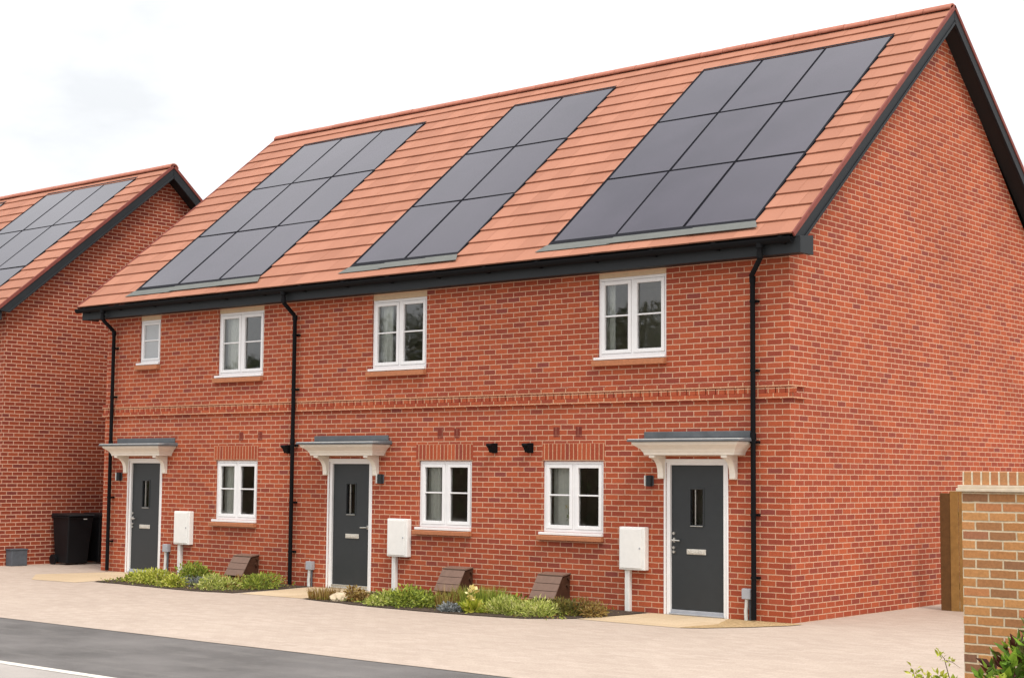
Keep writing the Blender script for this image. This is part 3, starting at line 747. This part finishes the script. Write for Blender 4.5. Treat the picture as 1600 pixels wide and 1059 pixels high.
m.poly([(XL-10.9,y0,-.02),(XL,y0,-.02),(XL,y0,ze),(XL-10.9,y0,ze)]); m.poly([(XL-10.9,y1,-.02),(XL,y1,-.02),(XL,y1,ze),(XL-10.9,y1,ze)])
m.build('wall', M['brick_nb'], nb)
m = MB(); m.box(XL-11.1, XL+.25, y0-.27, y0-.25, ze-.2, ze+.02); m.build('fascia', M['fascia'], nb)
m = MB(); m.tube([(XL-11.2,y0-.34,ze+.0),(XL+.27,y0-.34,ze+.0)], .06, 10); m.build('gutter', M['black'], nb)

# ================================================================== BINS, BOX, FENCE, WALL
def bin_(x, y, label):
    o = empty('wheelie_bin', (x, y, 0), label, 'bin', 'black wheelie bins in the gap between the houses')
    # long axis along x, front faces +x; handle and wheels at the wall side
    m = MB(); hx0, hx1, hy = .26, .29, .285
    lo = [(x-.22,y-.235,.05),(x+.19,y-.235,.03),(x+.19,y+.235,.03),(x-.22,y+.235,.05)]
    hi = [(x-.27,y-.28,.93),(x+.28,y-.28,.93),(x+.28,y+.28,.93),(x-.27,y+.28,.93)]
    m.hexa(lo, hi); m.box(x-.30, x+.30, y-.30, y+.30, .90, .945)
    m.build('body', M['bin'], o, .02, 3)
    m = MB(); m.hexa([(x-.31,y-.305,.95),(x+.33,y-.305,.95),(x+.33,y+.305,.95),(x-.31,y+.305,.95)],[(x-.29,y-.28,1.0),(x+.29,y-.28,.985),(x+.29,y+.28,.985),(x-.29,y+.28,1.0)])
    m.build('lid', M['bin'], o, .012, 3)
    m = MB(); m.tube([(x-.33,y-.25,.93),(x-.33,y+.25,.93)], .015, 8); m.build('handle', M['bin'], o)
    for s in (-1, 1):
        m = MB(); m.tube([(x-.22,y+s*.245,.10),(x-.22,y+s*.295,.10)], .10, 18); m.build('wheel', M['bin'], o, .01)
    m = MB(); m.box(x+.285, x+.2895, y+.05, y+.13, .88, .90); m.build('badge', M['conduit'], o)
bin_(-16.5, .70, 'black wheelie bin against the left house, nearest the camera of the pair')
bin_(-16.5, 1.42, 'black wheelie bin mostly hidden behind the corner of the terrace')
o = empty('plastic_box', (-16.80, -.36, 0), 'small grey plastic box on the paving against the base of the left house', 'box')
m = MB(); m.box(-16.91, -16.70, -.50, -.16, .0, .30); m.build('body', M['darkgrey'], o, .012, 3)
m = MB(); m.box(-16.92, -16.69, -.51, -.15, .30, .325); m.build('lid', M['darkgrey'], o, .006)

fe = empty('timber_fence', (1.2, 3.4, 0), 'brown timber fence between the gable wall and the buff brick wall', 'fence')
m = MB(); m.box(.455, .605, 3.33, 3.45, -.02, 1.63); m.build('post', M['timber'], fe, .006)
m = MB(); x = .608; i = 0
while x < 3.6:
    m.box(x, x+.118, 3.325 + (.008 if i % 2 else 0), 3.347 + (.008 if i % 2 else 0), .0, 1.66); x += .125; i += 1
m.build('panel', M['timber2'], fe, .002)
for z in (.3, 1.3):
    m = MB(); m.box(.608, 3.7, 3.357, 3.41, z, z+.08); m.build('rail', M['timber'], fe)

gw = empty('garden_wall', (6.5, -5.34, 0), 'buff brick boundary wall with brick coping at the right edge', 'wall')
m = MB(); m.box(4.725, 9.6, -5.45, -5.235, -.03, 1.735); m.build('wall', M['brick_buff'], gw)
m = MB(); m.box(4.69, 9.63, -5.485, -5.20, 1.736, 1.762); m.box(4.70, 9.62, -5.475, -5.21, 1.763, 1.788); m.build('creasing', M['stone'], gw, .004)
m = MB(); m.box(4.73, 9.6, -5.445, -5.24, 1.789, 1.895); m.build('coping', M['brick_buff_soldier'], gw, .004)

# ================================================================== PLANTING
def shrub(name, label, cat, x, y, r, h, mat, n=260, size=.055, thin=.45, up=.3, extra=None, group='low shrubs in the front beds'):
    o = empty(name, (x, y, 0), label, cat, group)
    h *= .76; r = (r[0]*1.2, r[1]*1.12); n = int(n*1.25)
    m = MB()
    k = max(4, int(r[0]*16))
    for i in range(k):
        a = random.uniform(0, 6.28); q = random.uniform(.0, .65)
        cx, cy = x + r[0]*q*math.cos(a), y + r[1]*q*math.sin(a); hh = h*random.uniform(.45, 1.1)
        leaves(m, (cx, cy, hh*.45), (r[0]*.5, r[1]*.5, hh*.55), n//k, size, up, thin, 0, .2)
    if extra: extra(m)
    m.build('foliage', mat if isinstance(mat, list) else [mat], o, recalc=False)
    s = MB()
    for i in range(9):
        a = random.uniform(0, 6.28); q = random.uniform(.2, .7)
        s.tube([(x+.03*math.cos(a), y+.03*math.sin(a), .005), (x+r[0]*q*.5*math.cos(a), y+r[1]*q*.5*math.sin(a), h*.4), (x+r[0]*q*math.cos(a), y+r[1]*q*math.sin(a), h*.8)], [.006,.004,.002], 5)
    s.build('stem', M['bark'], o)
    return o
def grass(name, label, cat, x, y, r, h, mat, n=320, w=.006, group='low shrubs in the front beds', extra=None):
    o = empty(name, (x, y, 0), label, cat, group); m = MB(); blades(m, (x,y), r[0], r[1], n, h, w)
    if extra: extra(m)
    m.build('foliage', mat if isinstance(mat, list) else [mat], o, recalc=False); return o
# left bed
shrub('shrub', 'bright lime low shrub at the far left tip of the left bed', 'shrub', -11.65, -1.35, (.38,.32), .24, M['leaf_lime'], 900)
shrub('shrub', 'lime green shrub in front of the leftmost door', 'shrub', -11.05, -1.45, (.45,.36), .30, M['leaf_lime'], 1200)
shrub('shrub', 'dense green shrub in front of the leftmost white cabinet', 'shrub', -10.85, -.75, (.42,.34), .42, M['leaf_green'], 1200, .06)
shrub('shrub', 'dull purple-grey low shrub in the middle of the left bed', 'shrub', -10.25, -1.25, (.42,.34), .22, M['leaf_silver'], 650, .04)
shrub('shrub', 'yellow-green cushion at the front edge of the left bed', 'shrub', -10.2, -1.72, (.30,.2), .22, M['leaf_lime'], 700)
shrub('shrub', 'brown dry plant at the foot of the leftmost gas meter box', 'shrub', -9.55, -.95, (.26,.26), .22, M['leaf_brown'], 500)
shrub('shrub', 'pale green spiky shrub in front of the leftmost gas meter box', 'shrub', -9.45, -1.45, (.36,.34), .28, M['leaf_pale'], 900, .06, .25)
shrub('shrub', 'rounded olive green shrub left of the foot of the middle downpipe', 'shrub', -9.05, -.85, (.40,.5), .36, M['leaf_green'], 1500, .05, .35)
# right bed
grass('tuft', 'tuft of dry brown grass at the left end of the right bed', 'grass tuft', -6.82, -1.62, (.24,.2), .19, M['leaf_brown'], 380)
shrub('shrub', 'small rusty brown plant right of the cream stone in the right bed', 'shrub', -6.12, -1.55, (.26,.24), .24, M['leaf_brown'], 550)
shrub('shrub', 'spreading light green shrub in front of the middle door', 'shrub', -5.55, -1.62, (.36,.32), .30, M['leaf_pale'], 1000, .06, .3)
shrub('shrub', 'broad green shrub in front of the middle white cabinet', 'shrub', -5.05, -1.45, (.48,.44), .36, M['leaf_green'], 1700)
grass('tuft', 'thin straw coloured grass right of the broad green shrub', 'grass tuft', -4.52, -1.45, (.16,.18), .33, M['leaf_brown'], 160, .004)
grass('tuft', 'bright fine green grass in front of the middle gas meter box', 'grass tuft', -4.30, -1.05, (.34,.34), .30, M['leaf_green'], 900, .005)
shrub('shrub', 'pale silver low plant at the front edge of the right bed', 'shrub', -4.15, -1.80, (.3,.18), .14, M['leaf_silver'], 420, .05)
yl = shrub('primrose', 'yellow flowering plant with broad leaves in the right bed', 'flower', -3.82, -1.72, (.2,.18), .16, [M['leaf_yellow'], M['petal']], 170, .12, .35, .6,
      lambda m: leaves(m, (-3.86,-1.70,.26), (.05,.05,.08), 40, .06, .3, .8, 1, 0), None)
shrub('shrub', 'dark green leafy plant right of the middle gas meter box', 'shrub', -3.85, -.95, (.4,.34), .26, M['leaf_green'], 800, .07)
shrub('shrub', 'pale spiky cushion plant right of the yellow flower', 'shrub', -3.42, -1.52, (.34,.34), .30, M['leaf_pale'], 1100, .075, .18, .8)
shrub('shrub', 'pale spiky cushion plant in front of the gas meter box nearest the gable', 'shrub', -2.98, -1.45, (.32,.34), .30, M['leaf_pale'], 1100, .075, .18, .8)
shrub('shrub', 'olive and rust shrub at the right end of the right bed', 'shrub', -2.62, -1.05, (.30,.36), .32, M['leaf_olive'], 1300, .05, .3)
shrub('shrub', 'reddish brown shrub beside the path to the door nearest the gable', 'shrub', -2.34, -.95, (.22,.3), .30, M['leaf_brown'], 900, .045, .3)
# loose leaf litter and small creeping growth
for nm, (xa, xb, ya, yb) in (('ground_cover', (-12.0, -8.8, -1.85, -.3)), ('ground_cover', (-6.9, -2.4, -1.85, -.3))):
    m = MB()
    for _ in range(1500): leaves(m, (random.uniform(xa, xb), random.uniform(ya, yb), .03), (.05,.05,.03), 1, .045, .3, .5, random.choice((0,0,1,2)), 0)
    o = m.build(nm, [M['leaf_green'], M['leaf_brown'], M['leaf_olive']], None, recalc=False); tag(o, 'creeping ground cover and leaf litter on the bed soil', None, None, 'stuff')
# cream stone
bm = bmesh.new(); bmesh.ops.create_icosphere(bm, subdivisions=3, radius=1)
for v_ in bm.verts:
    n = 1 + .22*mnoise.noise(v_.co*1.7); v_.co = Vector((v_.co.x*.15*n, v_.co.y*.12*n, v_.co.z*.09*n + .04))
me = bpy.data.meshes.new('stone'); bm.to_mesh(me); bm.free(); me.materials.append(M['boulder'])
st = bpy.data.objects.new('stone', me); COL.objects.link(st); st.location = (-6.42, -1.68, 0); tag(st, 'cream stone lying between dry plants in the right bed', 'stone')

# bushes in front of the boundary wall
b = empty('bush', (6.0, -6.7, 0), 'dark red and green leaved bush in front of the buff brick wall', 'bush')
m = MB()
for c, r, n in (((6.12,-6.7,.42),(.42,.35,.40),600), ((6.45,-6.6,.47),(.42,.36,.45),420), ((5.70,-6.85,.32),(.24,.3,.3),300), ((5.92,-6.75,.66),(.20,.2,.2),170), ((5.76,-6.8,.55),(.14,.2,.16),110)):
    leaves(m, c, r, n, .115, .25, .42, 0, .3)
m.build('foliage', M['leaf_red'], b, recalc=False)
m = MB()
for k in range(12):
    a = random.uniform(0, 6.28); t = (6.05+.4*math.cos(a), -6.7+.3*math.sin(a), random.uniform(.5,.85))
    m.tube([(6.05+.05*math.cos(a),-6.7+.05*math.sin(a),0), (6.05+.2*math.cos(a),-6.7+.15*math.sin(a),.35), t], [.012,.008,.003], 6)
m.build('stem', M['bark'], b)
b = empty('bush', (5.35, -7.15, 0), 'yellow-green shrub with thin upright shoots at the bottom right corner', 'bush')
m = MB(); s = MB()
for tx, ty, tz in ((5.12,-7.18,.50),(5.17,-7.12,.455),(5.24,-7.2,.47),(5.28,-7.1,.47),(5.33,-7.15,.455),(5.42,-7.2,.42),(5.62,-7.1,.45),(5.70,-7.1,.50),(5.78,-7.15,.47)):
    s.tube([(5.4+(tx-5.4)*.3,-7.15,0),(5.4+(tx-5.4)*.8,ty,tz*.6),(tx,ty,tz)], [.008,.005,.002], 5)
    for k in range(7):
        q = k/6; leaves(m, (tx+(5.4-tx)*.2*(1-q), ty, tz*(.55+.45*q)), (.035,.035,.03), 6, .05, .5, .55, 0, 0)
# one long thin arching sprig
sp = [(5.45,-7.1,.05),(5.36,-7.08,.40),(5.30,-7.06,.585),(5.255,-7.05,.625)]
s.tube(sp, [.006,.004,.003,.0015], 5); s.tube([(5.31,-7.06,.575),(5.36,-7.06,.565),(5.41,-7.05,.53)], [.003,.002,.001], 5)
for p in ((5.25,-7.05,.625),(5.265,-7.05,.605),(5.29,-7.06,.595),(5.315,-7.06,.575),(5.345,-7.06,.57)): leaves(m, p, (.02,.02,.018), 6, .032, .2, .6, 0, 0)
leaves(m, (5.45,-7.15,.2), (.4,.3,.2), 260, .07, .4, .5, 0, .2)
m.build('foliage', M['leaf_yellow'], b, recalc=False); s.build('stem', M['bark'], b)

hd = empty('hedge', (-35, -31, 0), 'long clipped dark hedge across the road, unseen, added to darken the lower window reflections', 'hedge')  # out of view; added so the lower panes reflect something dark
m = MB()
for k in range(9000):
    px = random.uniform(-68, -8); py = random.choice((-30.4, -31.6)) + random.gauss(0, .12); pz = random.uniform(.02, 2.5)
    if random.random() < .3: py = random.uniform(-31.6, -30.4); pz = 2.5 + random.gauss(0, .08)
    leaves(m, (px, py, pz), (.05,.05,.05), 1, .3, .2, .6, 0, 0)
m.build('foliage', M['leaf_dark'], hd, recalc=False)
m = MB(); m.box(-68, -8, -31.4, -30.6, 0, 2.4); m.build('stems', M['bark'], hd)
# trees across the road, seen only as reflections in the windows
def tree(x, y, h, r, label):
    o = empty('tree', (x, y, 0), label, 'tree', 'trees across the road')
    m = MB(); m.tube([(x,y,-.05),(x+.1,y,h*.3),(x,y+.1,h*.6),(x,y,h*.85)], [.25,.2,.12,.04], 8)
    for k in range(6):
        a = k*1.05; m.tube([(x,y,h*(.3+.06*k)),(x+r*.6*math.cos(a),y+r*.6*math.sin(a),h*(.5+.05*k))], [.09,.02], 6)
    m.build('trunk', M['bark'], o)
    m = MB()
    for k in range(22):
        a = random.uniform(0,6.28); q = random.uniform(.1,.75); z = h*random.uniform(.3,.9)
        leaves(m, (x+r*q*math.cos(a), y+r*q*math.sin(a), z), (r*.42,r*.42,h*.12), 420, .22, .1, .6, 0, .2)
    m.build('crown', M['leaf_dark'], o, recalc=False)
for x, y, h, r, lb in ((-22,-33,8.0,3.2,'round dark tree across the road opposite the terrace'),(-28,-35,9.2,3.6,'tallest dark tree across the road, reflected in the upper window nearest the gable'),(-40,-36,9.8,4.0,'broad dark tree across the road, reflected in the middle upper window'),(-51,-35,7.9,4.0,'low wide tree at the far end across the road'),(-34,-33,7.0,3.2,'short bushy tree between the two tall trees across the road')):
    tree(x, y, h, r, lb)

# ================================================================== LIGHT, SKY, CAMERA
SUN_EL, SUN_AZ = R(56), R(114)      # azimuth clockwise from +y
w = bpy.data.worlds.new('World'); S.world = w; w.use_nodes = True
nt = w.node_tree; nt.nodes.clear()
out = nt.nodes.new('ShaderNodeOutputWorld')
sky = nt.nodes.new('ShaderNodeTexSky'); sky.sky_type = 'NISHITA'; sky.sun_disc = False; sky.sun_elevation = SUN_EL; sky.sun_rotation = SUN_AZ
bg1 = nt.nodes.new('ShaderNodeBackground'); nt.links.new(sky.outputs[0], bg1.inputs[0]); bg1.inputs[1].default_value = .1
tc = nt.nodes.new('ShaderNodeTexCoord')
mp = nt.nodes.new('ShaderNodeMapping'); mp.inputs['Scale'].default_value = (1, 1, 2.2); nt.links.new(tc.outputs['Generated'], mp.inputs[0])
nz = nt.nodes.new('ShaderNodeTexNoise'); nz.inputs['Scale'].default_value = 3.2; nz.inputs['Detail'].default_value = 6; nz.inputs['Roughness'].default_value = .55; nt.links.new(mp.outputs[0], nz.inputs['Vector'])
cr = nt.nodes.new('ShaderNodeValToRGB'); nt.links.new(nz.outputs[0], cr.inputs[0])
cr.color_ramp.elements[0].position = .33; cr.color_ramp.elements[0].color = (.67,.68,.69,1); cr.color_ramp.elements[1].position = .60; cr.color_ramp.elements[1].color = (1.0,1.0,1.0,1)
bg2 = nt.nodes.new('ShaderNodeBackground'); nt.links.new(cr.outputs[0], bg2.inputs[0])
# an overcast sky is brighter overhead than at the horizon
sz = nt.nodes.new('ShaderNodeSeparateXYZ'); nt.links.new(tc.outputs['Generated'], sz.inputs[0])
mr = nt.nodes.new('ShaderNodeMapRange'); nt.links.new(sz.outputs[2], mr.inputs[0]); mr.inputs[1].default_value = 0; mr.inputs[2].default_value = 1; mr.inputs[3].default_value = .80; mr.inputs[4].default_value = 1.75
nt.links.new(mr.outputs[0], bg2.inputs[1])
mx = nt.nodes.new('ShaderNodeMixShader'); mx.inputs[0].default_value = .92
nt.links.new(bg1.outputs[0], mx.inputs[1]); nt.links.new(bg2.outputs[0], mx.inputs[2]); nt.links.new(mx.outputs[0], out.inputs[0])

sl = bpy.data.lights.new('sun', 'SUN'); sl.energy = 1.7; sl.angle = R(18); sl.color = (1, .95, .87)
so = bpy.data.objects.new('sun', sl); COL.objects.link(so)
dv = Vector((math.sin(SUN_AZ)*math.cos(SUN_EL), math.cos(SUN_AZ)*math.cos(SUN_EL), math.sin(SUN_EL)))
so.rotation_euler = dv.to_track_quat('Z', 'Y').to_euler(); so.location = dv*40

cd = bpy.data.cameras.new('camera'); cam = bpy.data.objects.new('camera', cd); COL.objects.link(cam); S.camera = cam
cd.sensor_fit = 'HORIZONTAL'; cd.sensor_width = 36; cd.lens = 2453.58*36/1600; cd.clip_end = 2000
yaw, pitch, roll = .7004, .0857, .0089
fw = Vector((-math.sin(yaw), math.cos(yaw), 0)); rt = Vector((math.cos(yaw), math.sin(yaw), 0)); up = Vector((0,0,1))
F = fw*math.cos(pitch) + up*math.sin(pitch); U = up*math.cos(pitch) - fw*math.sin(pitch)
Rr = rt*math.cos(roll) + U*math.sin(roll); U2 = U*math.cos(roll) - rt*math.sin(roll)
cam.matrix_world = Matrix(((Rr.x,U2.x,-F.x,10.1543),(Rr.y,U2.y,-F.y,-17.5467),(Rr.z,U2.z,-F.z,1.8435),(0,0,0,1)))

S.view_settings.view_transform = 'Standard'; S.view_settings.look = 'None'; S.view_settings.exposure = .5; S.view_settings.gamma = 1
